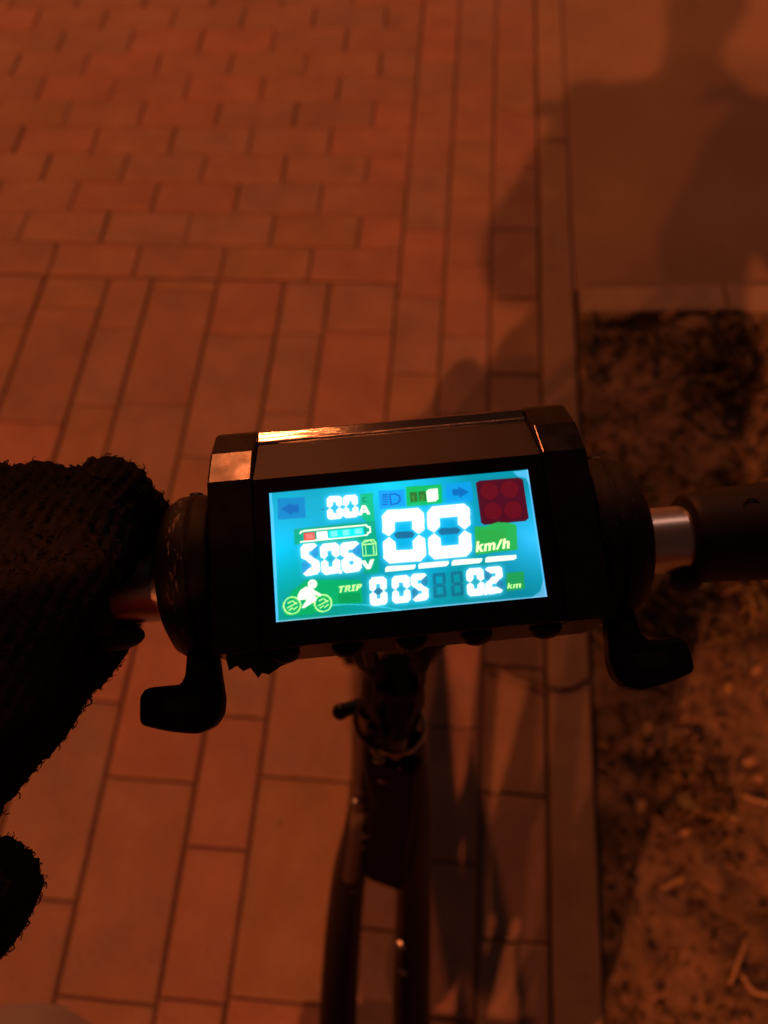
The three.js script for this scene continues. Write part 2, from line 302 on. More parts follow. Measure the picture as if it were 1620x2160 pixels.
// single dry leaves and sticks that stand out in the bed
{
  const lg = leafGeo(0.3, 0.45), tan = std({ color: lin(0.4, 0.28, 0.15), roughness: 0.8, side: THREE.DoubleSide });
  for (const [px, py, len, turn] of [[1360, 1542, 0.03, 0.3], [1402, 1625, 0.028, 0.1], [1450, 1642, 0.025, 1.4], [1345, 1705, 0.03, 0.4], [1445, 1758, 0.02, 1.3], [1575, 1612, 0.028, 1.2], [1590, 1648, 0.024, 1.5], [1590, 1418, 0.026, 0.8], [1530, 1455, 0.024, 0.2], [1430, 1492, 0.024, 0.6], [1365, 1592, 0.018, 0.5], [1520, 1720, 0.026, 1.0]]) {
    const p = atHeight(px, py, -0.02), m = shadows(new THREE.Mesh(lg, tan)); m.name = numbered('dry_leaf'); p.y = soilHeight(p.x, p.z) + 0.006; m.position.copy(p); m.rotation.set(0.12, -turn, 0.2); m.scale.setScalar(len); scene.add(m);
    m.userData = { label: 'pale curled dry leaf lying on the dark soil', category: 'leaf', group: 'dry leaves scattered on the soil bed' };
  }
  const straw = std({ color: lin(0.42, 0.3, 0.17), roughness: 0.85 });
  for (const [a, b, c] of [[[1535, 2075], [1555, 2020], [1572, 1985]], [[1560, 2055], [1585, 2090], [1618, 2098]], [[1395, 1875], [1420, 1860], [1440, 1855]], [[1490, 1722], [1520, 1712], [1545, 1728]], [[1560, 1680], [1590, 1690], [1620, 1698]]]) {
    const pts = [a, b, c].map(([x, y]) => { const p = atHeight(x, y, -0.02); p.y = soilHeight(p.x, p.z) + 0.007; return p; });
    const base = pts[1].clone(); const m = part(numbered('dry_stalk'), tube(pts.map((p) => p.clone()), 0.0026, 12, 6), straw, scene); void base;
    m.userData = { label: 'pale bent dry stalk lying on the soil bed', category: 'stalk', group: 'dry stalks on the soil bed' };
  }
  const pts = [[1025, 1398], [1060, 1412], [1110, 1432], [1165, 1452], [1205, 1450], [1240, 1432]].map(([x, y]) => atHeight(x, y, 0.0085));
  const m = part('twig', tube(pts, 0.0022, 30, 6), std({ color: lin(0.05, 0.035, 0.025), roughness: 0.9 }), scene);
  m.userData = { label: 'thin dark curved twig lying across the border pavers', category: 'twig' };
}

scatter('sand_grit', new THREE.IcosahedronGeometry(1, 0), std({ color: 0xffffff, roughness: 1 }), 420, (o, c) => {
  const s = rr(0.0006, 0.0018) * (rnd() < 0.05 ? 1.8 : 1); o.position.set(rr(-0.6, 1.17), 0.001 + s * 0.5, rr(-1.2, 1.5)); o.rotation.set(rr(0, 6), rr(0, 6), rr(0, 6)); o.scale.set(s, s * 0.7, s);
  const k = rr(0.15, 0.6); c.setRGB(k, k * 0.85, k * 0.68);
}, 'scattered pale sand grains lying on the pavers', 'grit');

/* ---------------------------------------------------------------- the electric bicycle */
const DM = new THREE.Matrix4().set(0.98558, -0.15958, 0.0562, 0.914263, -0.02546, 0.18852, 0.98174, 1.054003, -0.16726, -0.96902, 0.18174, 1.087448, 0, 0, 0, 1);
const MM = DM.clone().multiply(new THREE.Matrix4().makeScale(0.001, 0.001, 0.001)); // display axes, millimetres: x along the bar, y away from the rider, z out of the screen
const D = (x, y, z) => V(x, y, z).applyMatrix4(MM);
const mm = { matrix: MM };
const bike = thing('electric_bicycle', 'dark electric bicycle with glowing colour display between two thumb throttles', 'bicycle', [0.9, 0, 1.1]);
const BY = -1.2, BZ = -25;
const alongX = (g) => g.rotateZ(-Math.PI / 2); // lathe axis y -> x
part('handlebar', rod([-232, BY, BZ], [236, BY, BZ], 11.1, 11.1, 40), alu, bike, mm);
function lathe(prof, n = 48) { return alongX(new THREE.LatheGeometry(prof.map(([x, r]) => new THREE.Vector2(r, x)), n)).translate(0, BY, BZ); }
{
  const g = part('grip', lathe([[93, 11.3], [93.2, 13.6], [94.2, 14.8], [97, 15.2], [103, 15.3], [112, 15.9], [128, 16.6], [145, 16.0], [170, 15.6], [215, 15.8], [222, 17.2], [228, 16.8], [232, 12], [232.5, 0.1]]), rubber, bike, mm);
  part('grip_mark', new THREE.TorusGeometry(2.6, 0.35, 8, 28).translate(111, 4, BZ + 14.6), rubber, g, mm);
  part('grip_flap', new THREE.SphereGeometry(5, 18, 12).scale(1.1, 0.9, 1.3).translate(92.5, BY - 13.2, BZ - 3), rubber, g, mm);
  part('grip_flap', new THREE.SphereGeometry(6, 18, 12).scale(1.7, 0.75, 1.1).translate(-97, BY - 14.5, BZ - 3), rubber, bike, mm);
  const h = part('grip', lathe([[-232.5, 0.1], [-232, 12], [-228, 16.8], [-222, 17.2], [-215, 15.8], [-112, 15.6], [-103, 15.4], [-100, 15.6], [-96, 15.4], [-94.4, 14.4], [-94, 11.3]]), rubber, bike, mm);
}
// thumb throttles: a round body on the bar and a paddle
for (const s of [-1, 1]) {
  const t = sub('throttle', bike);
  const prof = [[59, 11.3], [59.2, 24], [60.5, 26.4], [64.5, 27], [65.2, 25.9], [65.9, 25.9], [66.6, 27.2], [71, 26.6], [74.5, 24.2], [76.8, 20], [77.6, 15], [77.8, 11.3]];
  part('body', lathe((s > 0 ? prof : prof.map(([x, r]) => [-x, r]).reverse())).translate(0, 2.2, 0), throttlePlastic, t, mm);
  const o = [[62, -22], [60.2, -33], [59.4, -39], [59.9, -43.6], [62.4, -47], [67.6, -48.8], [76, -47.4], [83.6, -45], [84.8, -43], [84.9, -36.6], [83.4, -34.3], [81, -33.7], [73, -33.6], [71.2, -31], [70, -22]];
  const sh = new THREE.Shape(); const pts = o.map(([x, y]) => new THREE.Vector2(s * x, y)); const cv = new THREE.CatmullRomCurve3(pts.map((p) => V(p.x, p.y, 0)), true, 'catmullrom', 0.25).getPoints(90);
  cv.forEach((p, i) => (i ? sh.lineTo(p.x, p.y) : sh.moveTo(p.x, p.y)));
  const pg = new THREE.ExtrudeGeometry(sh, { depth: 4, bevelEnabled: true, bevelSize: 1.6, bevelThickness: 1.8, bevelSegments: 4, bevelOffset: -1.6 });
  { const p = pg.attributes.position; for (let i = 0; i < p.count; i++) { const y = p.getY(i); p.setZ(i, p.getZ(i) - 22 + Math.max(0, -y - 26) * 0.1); } pg.computeVertexNormals(); }
  part('lever', pg, blackPlastic, t, mm);
  part('lever_pad', box(s * 72, -41, -15.2, 11, 6.4, 1.2, 0.5), rubber, t, mm);
  part('pivot_screw', new THREE.CylinderGeometry(2.2, 2.2, 1.2, 16).rotateX(Math.PI / 2).translate(s * 66, -29, -15.4), rubber, t, mm);
  part('clamp_screw', new THREE.CylinderGeometry(2.4, 2.4, 3, 16).translate(s * 68, 28.2, BZ), steel, t, mm);
}
// display: extruded aluminium body between two moulded end caps
const disp = sub('display', bike);
const profile = (grow = 0, r = 0) => { const g = grow; return [[-27.3 - g, 0 + g], [24.6 + g * 0.6, 0 + g], [36 + g, -6.2 + g * 0.5], [45.6 + g, -15.2 + g * 0.3], [47.6 + g, -18.4], [47.8 + g, -22], [47 + g, -42 - g], [-24 - g, -42 - g], [-27.6 - g, -38]]; };
function extrudeX(prof, x0, x1, bevel) {
  const s = new THREE.Shape(prof.map(([y, z]) => new THREE.Vector2(y, z)));
  const g = new THREE.ExtrudeGeometry(s, { depth: x1 - x0 - 2 * bevel, bevelEnabled: bevel > 0, bevelSize: bevel, bevelThickness: bevel, bevelOffset: -bevel, bevelSegments: 3 });
  { const u = g.attributes.uv; for (let i = 0; i < u.count; i++) u.setXY(i, u.getX(i) * 0.001, u.getY(i) * 0.001); }
  g.applyMatrix4(new THREE.Matrix4().set(0, 0, 1, x0 + bevel, 1, 0, 0, 0, 0, 1, 0, 0, 0, 0, 0, 1));
  return g;
}
part('housing', extrudeX([[-27.3, -0.5], [24.6, -0.5], [41.2, -14.4], [41.2, -42], [-24, -42], [-27.6, -38]], -44.8, 44.8, 0.15), bodyAlu, disp, mm);
part('rim_bar', extrudeX([[41.3, -15.2], [42.4, -14.5], [46.4, -16.65], [47.5, -18.6], [47.5, -41], [41.3, -41]], -44.6, 44.6, 0.2), edgeAlu, disp, mm);
part('rim_bead', rod([-44.6, 42.0, -15.3], [44.6, 42.0, -15.3], 1.1, 1.1, 24), beadAlu, disp, mm);
for (const s of [-1, 1]) {
  part('end_cap', extrudeX(profile(0.35), s > 0 ? 44.9 : -58.8, s > 0 ? 58.8 : -44.9, 0.7), capPlastic, disp, mm);
}
{ // black front panel with the opening for the screen
  const s = new THREE.Shape([[-44.6, -27], [44.6, -27], [44.6, 24.4], [-44.6, 24.4]].map((p) => new THREE.Vector2(...p)));
  s.holes.push(new THREE.Path([[-39.95, -19.85], [-39.95, 19.85], [39.95, 19.85], [39.95, -19.85]].map((p) => new THREE.Vector2(...p))));
  const g = new THREE.ExtrudeGeometry(s, { depth: 0.6, bevelEnabled: true, bevelSize: 0.12, bevelThickness: 0.12, bevelOffset: -0.12, bevelSegments: 1 }); g.translate(0, 0, -0.45);
  part('front_panel', g, acrylic, disp, mm);
}
for (const [x, y] of [[-39.3, -29.2], [-20, -29.4], [-0.7, -29.6], [18.8, -29.5], [39.8, -29.3]]) part('button', new THREE.SphereGeometry(5, 24, 14).scale(1, 0.62, 0.9).translate(x, -28.2, -8.5), blackPlastic, disp, mm);
{
  const o = [[-57, -27], [-56, -31.6], [-53.6, -30.4], [-51.8, -32.2], [-49.6, -31.4], [-47.4, -34.6], [-46.2, -33.2], [-44.2, -33.9], [-40.5, -31.8], [-37.8, -31], [-36, -27]];
  part('torn_label', new THREE.ExtrudeGeometry(new THREE.Shape(o.map((p) => new THREE.Vector2(...p))), { depth: 0.3, bevelEnabled: false }).translate(0, 0, -9.5), phy({ color: lin(0.05, 0.04, 0.035), roughness: 0.7, specularIntensity: 0.4 }), disp, mm);
}

/* the picture on the screen, drawn on a canvas: 80 x 39.7 mm */
function screenTexture() {
  const W = 1536, H = 762, c = document.createElement('canvas'); c.width = W; c.height = H; const x = c.getContext('2d');
  // measured in an enlarged photo of the screen whose corners are these:
  const corner = [[68, 177], [1450, 51], [1557, 729], [109, 866]];
  const A = []; const dst = [[0, 0], [W, 0], [W, H], [0, H]];
  corner.forEach(([u, v], i) => { const [X, Y] = dst[i]; A.push([u, v, 1, 0, 0, 0, -X * u, -X * v, X], [0, 0, 0, u, v, 1, -Y * u, -Y * v, Y]); });
  for (let i = 0; i < 8; i++) { let p = i; for (let r = i; r < 8; r++) if (Math.abs(A[r][i]) > Math.abs(A[p][i])) p = r; [A[i], A[p]] = [A[p], A[i]]; for (let r = 0; r < 8; r++) if (r !== i) { const k = A[r][i] / A[i][i]; for (let q = i; q < 9; q++) A[r][q] -= k * A[i][q]; } }
  const h = A.map((r, i) => r[8] / r[i]);
  const Q = (u, v) => { const w = h[6] * u + h[7] * v + 1; return [(h[0] * u + h[1] * v + h[2]) / w, (h[3] * u + h[4] * v + h[5]) / w]; };
  const path = (pts) => { x.beginPath(); pts.forEach((p, i) => { const [a, b] = Q(...p); i ? x.lineTo(a, b) : x.moveTo(a, b); }); };
  const fill = (pts, col) => { path(pts); x.closePath(); x.fillStyle = col; x.fill(); };
  const line = (pts, w, col) => { path(pts); x.strokeStyle = col; x.lineWidth = w; x.lineJoin = x.lineCap = 'round'; x.stroke(); };
  const disc = (u, v, r, col, w = 0) => { const [a, b] = Q(u, v); x.beginPath(); x.arc(a, b, r * 1.08, 0, 7); if (w) { x.strokeStyle = col; x.lineWidth = w; x.stroke(); } else { x.fillStyle = col; x.fill(); } };
  const glow = (u, v, r, col) => { const [a, b] = Q(u, v), g = x.createRadialGradient(a, b, 0, a, b, r); g.addColorStop(0, col); g.addColorStop(1, col.replace(/[\d.]+\)$/, '0)')); x.fillStyle = g; x.fillRect(a - r, b - r, 2 * r, 2 * r); };
  x.fillStyle = 'rgb(0,132,152)'; x.fillRect(0, 0, W, H);
  // backlight of the panel: bright by the side lamps, greener low down
  glow(120, 480, 440, 'rgba(0,195,255,0.9)'); glow(700, 120, 480, 'rgba(0,215,255,0.75)'); glow(1490, 430, 330, 'rgba(60,190,255,0.8)'); glow(930, 400, 420, 'rgba(0,170,240,0.75)');
  glow(1360, 800, 460, 'rgba(0,112,132,0.85)'); glow(300, 850, 520, 'rgba(0,140,105,0.9)'); glow(760, 840, 420, 'rgba(0,146,156,0.7)'); glow(180, 200, 300, 'rgba(0,160,190,0.7)'); glow(420, 330, 240, 'rgba(0,165,200,0.5)'); glow(1150, 640, 240, 'rgba(0,130,120,0.6)');
  // coloured filter fields
  fill([[112, 205], [258, 198], [263, 308], [116, 317]], 'rgba(0,116,180,0.8)');
  fill([[552, 182], [622, 176], [633, 330], [600, 338], [555, 300]], 'rgba(0,172,110,0.85)');
  fill([[200, 368], [635, 325], [645, 430], [205, 452]], 'rgba(0,150,105,0.8)'); fill([[560, 425], [650, 420], [660, 600], [578, 608]], 'rgba(0,150,105,0.8)');
  fill([[652, 165], [790, 155], [798, 250], [660, 262]], 'rgba(0,136,222,0.8)');
  fill([[798, 143], [988, 130], [995, 232], [806, 250]], 'rgba(0,168,75,0.9)');
  fill([[1008, 128], [1148, 114], [1158, 218], [1016, 232]], 'rgba(0,140,210,0.85)');
  fill([[1174, 122], [1192, 112], [1400, 94], [1424, 104], [1456, 310], [1440, 324], [1220, 346], [1204, 336]], 'rgb(70,10,28)');
  for (const [u, v] of [[1245, 166], [1353, 155], [1265, 272], [1374, 265]]) { disc(u, v, 48, 'rgba(92,9,24,0.85)'); disc(u, v, 41, 'rgba(104,14,30,0.5)', 5); disc(u, v, 22, 'rgba(96,12,34,0.7)', 4); }
  fill([[1168, 356], [1230, 352], [1290, 330], [1345, 334], [1390, 344], [1398, 478], [1172, 506]], 'rgba(36,158,60,0.9)');
  fill([[1182, 380], [1330, 366], [1336, 430], [1186, 446]], 'rgba(50,140,50,0.35)');
  fill([[1336, 604], [1432, 594], [1438, 686], [1342, 702]], 'rgba(30,140,62,0.85)');
  fill([[150, 800], [190, 700], [270, 640], [560, 640], [570, 760], [430, 772], [300, 822], [156, 836]], 'rgba(0,160,75,0.7)'); fill([[440, 716], [556, 708], [560, 756], [446, 768]], 'rgba(0,125,60,0.55)');
  // icons
  fill([[129, 261], [186, 226], [186, 241], [224, 236], [226, 280], [190, 280], [190, 294]], 'rgb(0,98,168)');
  fill([[1136, 170], [1080, 142], [1081, 155], [1046, 158], [1050, 190], [1084, 188], [1086, 202]], 'rgb(0,98,168)');
  for (let k = 0; k < 5; k++) line([[676, 186 + k * 13], [702, 184 + k * 13]], 7, 'rgb(0,92,175)');
  line([[714, 184], [742, 180], [766, 192], [770, 214], [752, 232], [720, 238], [714, 184]], 9, 'rgb(0,92,175)');
  fill([[820, 172], [858, 169], [864, 222], [826, 226]], 'rgb(38,104,44)'); fill([[864, 168], [904, 164], [909, 218], [870, 222]], 'rgb(38,104,44)');
  fill([[908, 166], [922, 154], [968, 150], [974, 208], [958, 220], [914, 224]], 'rgb(255,255,214)');
  const LIT = 'rgb(255,255,255)', YEL = 'rgb(252,255,216)', PALE = 'rgb(196,250,146)', GHOST = 'rgba(20,80,110,0.6)';
  // a seven segment figure in a slanted box: corners tl, tr, br, bl
  const SEG = { 0: 'abcdef', 2: 'abged', 5: 'afgcd', 6: 'afgedc', 8: 'abcdefg' };
  function digit(ch, tl, tr, br, bl, th, col, ghost) {
    const B = (s, t) => [tl[0] + (tr[0] - tl[0]) * s + (bl[0] - tl[0]) * t + (tl[0] - tr[0] + br[0] - bl[0]) * s * t, tl[1] + (tr[1] - tl[1]) * s + (bl[1] - tl[1]) * t + (tl[1] - tr[1] + br[1] - bl[1]) * s * t];
    const w = Math.hypot(tr[0] - tl[0], tr[1] - tl[1]), H2 = Math.hypot(bl[0] - tl[0], bl[1] - tl[1]), a = th / w, b = th / H2, g = 0.012, k = 0.45;
    const S = {
      a: [[a * k, 0], [1 - a * k, 0], [1 - a * 0.1, b * 0.35], [1 - a, b], [a, b], [a * 0.1, b * 0.35]], d: [[a * k, 1], [1 - a * k, 1], [1 - a * 0.1, 1 - b * 0.35], [1 - a, 1 - b], [a, 1 - b], [a * 0.1, 1 - b * 0.35]],
      f: [[0, b * k], [a * 0.35, b * 0.1], [a, b], [a, 0.5 - b / 2], [a / 2, 0.5 - g], [0, 0.5 - b * 0.4]], b: [[1, b * k], [1 - a * 0.35, b * 0.1], [1 - a, b], [1 - a, 0.5 - b / 2], [1 - a / 2, 0.5 - g], [1, 0.5 - b * 0.4]],
      e: [[0, 1 - b * k], [a * 0.35, 1 - b * 0.1], [a, 1 - b], [a, 0.5 + b / 2], [a / 2, 0.5 + g], [0, 0.5 + b * 0.4]], c: [[1, 1 - b * k], [1 - a * 0.35, 1 - b * 0.1], [1 - a, 1 - b], [1 - a, 0.5 + b / 2], [1 - a / 2, 0.5 + g], [1, 0.5 + b * 0.4]],
      g: [[a * 0.6, 0.5], [a * 1.05, 0.5 - b / 2], [1 - a * 1.05, 0.5 - b / 2], [1 - a * 0.6, 0.5], [1 - a * 1.05, 0.5 + b / 2], [a * 1.05, 0.5 + b / 2]],
    };
    for (const n of 'abcdefg') if (!SEG[ch].includes(n) && ghost) fill(S[n].map((p) => B(...p)), ghost);
    for (const n of SEG[ch]) { fill(S[n].map((p) => B(...p)), col); if (col === LIT) { x.strokeStyle = col; x.lineWidth = 3; x.lineJoin = 'round'; x.stroke(); } }
  }
  const halo = (f) => { x.save(); x.shadowColor = 'rgba(90,205,255,1)'; x.shadowBlur = 34; f(); x.restore(); f(); };  // camera glow painted round the lit figures
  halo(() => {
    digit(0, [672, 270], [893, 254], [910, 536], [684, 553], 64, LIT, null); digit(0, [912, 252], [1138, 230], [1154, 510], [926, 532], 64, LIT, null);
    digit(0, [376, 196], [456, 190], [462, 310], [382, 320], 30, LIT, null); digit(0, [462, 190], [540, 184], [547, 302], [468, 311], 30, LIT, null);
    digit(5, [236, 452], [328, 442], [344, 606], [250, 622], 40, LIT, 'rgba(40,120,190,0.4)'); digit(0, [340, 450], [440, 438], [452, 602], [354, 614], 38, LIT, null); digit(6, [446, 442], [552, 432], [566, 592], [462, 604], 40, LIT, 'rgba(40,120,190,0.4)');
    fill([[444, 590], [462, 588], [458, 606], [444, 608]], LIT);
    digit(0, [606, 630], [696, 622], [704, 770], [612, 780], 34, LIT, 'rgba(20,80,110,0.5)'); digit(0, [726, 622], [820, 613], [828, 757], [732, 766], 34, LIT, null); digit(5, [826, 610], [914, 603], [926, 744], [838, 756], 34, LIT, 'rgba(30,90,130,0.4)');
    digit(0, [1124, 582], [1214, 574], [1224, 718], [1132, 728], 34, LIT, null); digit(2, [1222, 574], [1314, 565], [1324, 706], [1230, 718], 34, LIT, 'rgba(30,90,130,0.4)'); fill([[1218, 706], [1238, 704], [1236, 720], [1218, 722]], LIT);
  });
  fill([[736, 398], [752, 384], [832, 380], [848, 394], [834, 414], [754, 420]], 'rgba(22,92,130,0.9)'); fill([[970, 382], [988, 364], [1074, 360], [1094, 374], [1078, 394], [990, 400]], 'rgba(22,92,130,0.9)');
  digit(8, [944, 606], [1012, 600], [1020, 730], [950, 738], 17, GHOST, null); digit(8, [1040, 597], [1104, 591], [1112, 722], [1048, 730], 17, GHOST, null);
  line([[344, 264], [366, 262]], 8, 'rgba(10,90,110,0.45)');
  for (const b of [[[690, 576], [700, 568], [855, 556], [852, 576], [840, 584], [690, 599]], [[868, 558], [878, 550], [1032, 538], [1030, 556], [1018, 566], [868, 581]], [[1046, 542], [1056, 534], [1211, 522], [1208, 540], [1196, 549], [1046, 564]], [[1225, 525], [1235, 518], [1390, 505], [1392, 524], [1380, 532], [1225, 547]]]) fill(b, YEL);
  // battery
  line([[236, 392], [238, 384], [256, 378], [588, 347], [596, 358], [608, 357], [611, 384], [598, 386], [594, 400], [255, 434], [238, 438]], 11, YEL);
  fill([[252, 390], [312, 384], [316, 424], [256, 430]], 'rgb(226,72,64)'); fill([[264, 397], [306, 393], [309, 417], [267, 421]], 'rgb(244,116,108)');
  fill([[320, 382], [380, 377], [384, 418], [324, 423]], 'rgb(255,255,235)'); fill([[386, 376], [574, 358], [578, 399], [390, 417]], 'rgb(0,222,240)');
  for (const u of [396, 460, 525]) fill([[u, 380 - (u - 396) * 0.095], [u + 38, 377 - (u - 396) * 0.095], [u + 41, 406 - (u - 396) * 0.095], [u + 3, 410 - (u - 396) * 0.095]], 'rgb(110,246,250)');
  // carton
  line([[566, 446], [580, 430], [628, 426], [640, 440], [644, 506], [572, 512], [566, 446]], 7, PALE); line([[568, 452], [640, 446]], 8, PALE); line([[578, 440], [606, 430], [628, 440]], 5, PALE); line([[584, 458], [588, 504]], 6, PALE); line([[626, 456], [630, 500]], 6, PALE);
  // lettering, each word set along its own slanted line
  function word(s, a, b, size, col, font = 'bold italic', weight = 0) {
    const [x0, y0] = Q(...a), [x1, y1] = Q(...b); x.save(); x.translate(x0, y0); x.rotate(Math.atan2(y1 - y0, x1 - x0)); x.font = `${font} ${size}px sans-serif`; x.textBaseline = 'alphabetic'; const w = x.measureText(s).width; x.scale(Math.hypot(x1 - x0, y1 - y0) / w, 1); x.fillStyle = col; x.fillText(s, 0, 0); if (weight) { x.strokeStyle = col; x.lineWidth = weight; x.lineJoin = 'round'; x.strokeText(s, 0, 0); } x.restore();
  }
  word('km/h', [1170, 492], [1358, 470], 78, 'rgb(240,255,180)', 'bold italic', 3);
  word('km', [1340, 688], [1418, 680], 42, PALE, 'bold italic', 1);
  word('TRIP', [436, 710], [564, 694], 50, PALE, 'bold italic', 2);
  word('A', [550, 294], [608, 288], 78, YEL, 'bold', 4); word('V', [570, 584], [634, 576], 70, YEL, 'bold', 5); word('C', [566, 224], [590, 222], 40, 'rgba(0,95,70,0.8)', 'bold');
  word('1', [832, 222], [850, 220], 48, 'rgb(70,150,60)', 'bold'); word('2', [876, 218], [900, 216], 48, 'rgb(70,150,60)', 'bold');
  // cyclist
  const spoke = (u, v) => { disc(u, v, 44, PALE, 8); disc(u - 6, v + 4, 44, 'rgba(130,225,90,0.7)', 4); for (const [a, b, c2, d] of [[-26, 14, 26, -14], [-22, -12, -4, -22], [4, -24, 22, -8], [-16, 26, 2, 14], [8, 22, 26, 8]]) line([[u + a, v + b], [u + c2, v + d]], 7, PALE); };
  spoke(194, 776); spoke(360, 764);
  disc(302, 662, 25, YEL);
  fill([[222, 722], [238, 694], [268, 674], [296, 682], [312, 694], [352, 716], [346, 728], [318, 722], [304, 716], [328, 736], [322, 752], [282, 776], [256, 792], [244, 788], [262, 760], [272, 744], [248, 746], [232, 752], [222, 740]], YEL);
  // worn edge of the reflector foil
  x.globalAlpha = 0.75; line([[72, 182], [84, 300], [88, 360], [100, 600], [110, 864]], 20, 'rgb(96,190,255)'); line([[1452, 56], [1490, 300], [1530, 560], [1556, 726]], 20, 'rgb(96,180,240)'); x.globalAlpha = 0.6;
  line([[112, 862], [700, 808], [1100, 768], [1556, 726]], 8, 'rgb(150,190,235)'); fill([[1370, 62], [1452, 52], [1466, 150], [1440, 96], [1400, 90]], 'rgb(120,190,250)'); fill([[1556, 726], [1470, 736], [1520, 700], [1536, 640]], 'rgb(130,180,225)');
  x.globalAlpha = 0.55; line([[405, 776], [480, 770], [600, 774], [700, 788], [780, 802]], 6, 'rgb(90,220,255)'); x.globalAlpha = 1;
  // camera softness and a bloom of glow painted into the emitted picture
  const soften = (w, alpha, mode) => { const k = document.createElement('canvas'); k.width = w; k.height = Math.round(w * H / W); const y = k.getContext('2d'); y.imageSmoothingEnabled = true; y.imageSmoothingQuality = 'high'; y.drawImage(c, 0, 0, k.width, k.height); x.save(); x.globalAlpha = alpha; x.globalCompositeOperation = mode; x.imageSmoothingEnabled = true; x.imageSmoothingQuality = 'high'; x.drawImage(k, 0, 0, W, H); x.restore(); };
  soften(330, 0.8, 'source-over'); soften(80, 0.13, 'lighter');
  const t = new THREE.CanvasTexture(c); t.colorSpace = THREE.SRGBColorSpace; t.anisotropy = 8; return t;
}
{
  const g = new THREE.PlaneGeometry(79.8, 39.6); g.translate(0, 0, -0.3);
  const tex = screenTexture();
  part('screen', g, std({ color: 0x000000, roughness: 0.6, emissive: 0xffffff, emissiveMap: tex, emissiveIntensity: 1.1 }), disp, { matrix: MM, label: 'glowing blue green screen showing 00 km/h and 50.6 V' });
  part('screen_glass', new THREE.PlaneGeometry(79.7, 39.5).translate(0, 0, 0.05), new THREE.MeshPhysicalMaterial({ color: 0xffffff, roughness: 0.04, transmission: 1, thickness: 0, ior: 1.35 }), disp, mm);
  RectAreaLightUniformsLib.init();
  const L = new THREE.RectAreaLight(lin(0.25, 0.75, 1), 0.5, 0.078, 0.038);
  const p = D(0, 0, 0.6); L.position.copy(p); const q = D(0, 0, 60); L.up.set(0, 0, -1); L.lookAt(q); scene.add(L);
}
// stem: two arms up to the bar, a clamp block and a plate
const stem = sub('stem', bike);
const H = atHeight;
part('clamp_arm', tube([D(-21, BY, BZ), H(778, 1392, 0.962), H(805, 1422, 0.905), H(822, 1440, 0.885)], 0.0042, 20, 10), matteBlack, stem);
part('clamp_arm', tube([D(12, BY, BZ), H(892, 1376, 0.962), H(880, 1412, 0.905), H(862, 1436, 0.885)], 0.0042, 20, 10), matteBlack, stem);
part('clamp_block', [rod(H(840, 1424, 0.9), H(840, 1446, 0.856), 0.0105, 0.0098, 24), box(H(840, 1430, 0.885).x, 0.884, H(840, 1430, 0.885).z, 0.02, 0.02, 0.022, 0.005)], matteBlack, stem);
part('clamp_plate', box(H(850, 1468, 0.838).x, 0.838, H(850, 1468, 0.838).z, 0.024, 0.01, 0.012, 0.003), matteBlack, stem);
part('steerer', rod(H(840, 1446, 0.86), H(836, 1520, 0.8), 0.0095, 0.0125, 24), matteBlack, stem);
part('head_tube', rod(H(838, 1496, 0.815), V(0.888, 0.68, 1.06), 0.0145, 0.0165, 28), paint, bike);
const badge = std({ color: lin(0.4, 0.36, 0.35), roughness: 0.5 });
part('head_badge', new THREE.SphereGeometry(0.0075, 20, 14).scale(0.8, 1.0, 1.7).translate(H(800, 1555, 0.79).x, 0.79, H(800, 1555, 0.79).z), badge, bike);
part('head_badge', new THREE.SphereGeometry(0.0075, 20, 14).scale(0.85, 1.0, 1.9).translate(H(838, 1552, 0.79).x, 0.79, H(838, 1552, 0.79).z), badge, bike);
// cables
const cable = std({ color: lin(0.012, 0.011, 0.011), roughness: 0.55 });
part('cable', tube([D(-26, -14, -36), H(755, 1388, 0.965), H(775, 1415, 0.93), H(790, 1445, 0.89), H(786, 1480, 0.86), H(796, 1520, 0.83)], 0.0023, 40, 8), cable, bike);
part('cable', tube([D(-18, -16, -38), H(778, 1392, 0.97), H(772, 1440, 0.9), H(778, 1490, 0.85), H(800, 1515, 0.82)], 0.0024, 40, 8), cable, bike);
part('cable', tube([H(770, 1470, 0.87), H(752, 1500, 0.85), H(752, 1530, 0.83), H(768, 1558, 0.81), H(795, 1577, 0.805), H(815, 1566, 0.81), H(838, 1525, 0.825)], 0.0017, 40, 8), cable, bike);
part('cable', tube([D(24, -16, -38), H(900, 1392, 0.95), H(888, 1440, 0.9), H(880, 1490, 0.85), H(862, 1530, 0.82)], 0.002, 40, 8), cable, bike);
part('cable', tube([H(790, 1500, 0.84), H(806, 1540, 0.815), H(826, 1556, 0.81), H(850, 1540, 0.815), H(868, 1510, 0.83), H(862, 1480, 0.85)], 0.0016, 40, 8), cable, bike);
part('cable', tube([H(784, 1530, 0.825), H(772, 1600, 0.765), H(790, 1680, 0.72), H(800, 1760, 0.66), H(790, 1840, 0.6)], 0.0026, 40, 8), cable, bike);
part('cable_tie', new THREE.TorusGeometry(0.017, 0.0014, 8, 28).rotateX(Math.PI / 2).translate(H(836, 1530, 0.795).x, 0.795, H(836, 1530, 0.795).z), steel, bike);
part('lit_side_rail', tube([H(776, 1500, 0.82), H(768, 1600, 0.745), H(760, 1700, 0.69), H(748, 1790, 0.635), H(738, 1850, 0.598)], 0.0055, 30, 12), std({ color: lin(0.5, 0.42, 0.36), roughness: 0.5, metalness: 0.6, bumpMap: scuffMap, bumpScale: 0.0006 }), bike);  // added pale rail, its light colour standing for lamplight on the left tube
part('quick_release', [rod(H(718, 1501, 0.85), H(765, 1484, 0.845), 0.0042, 0.0036, 12), ball(H(718, 1501, 0.85), 0.0046)], blackPlastic, bike);
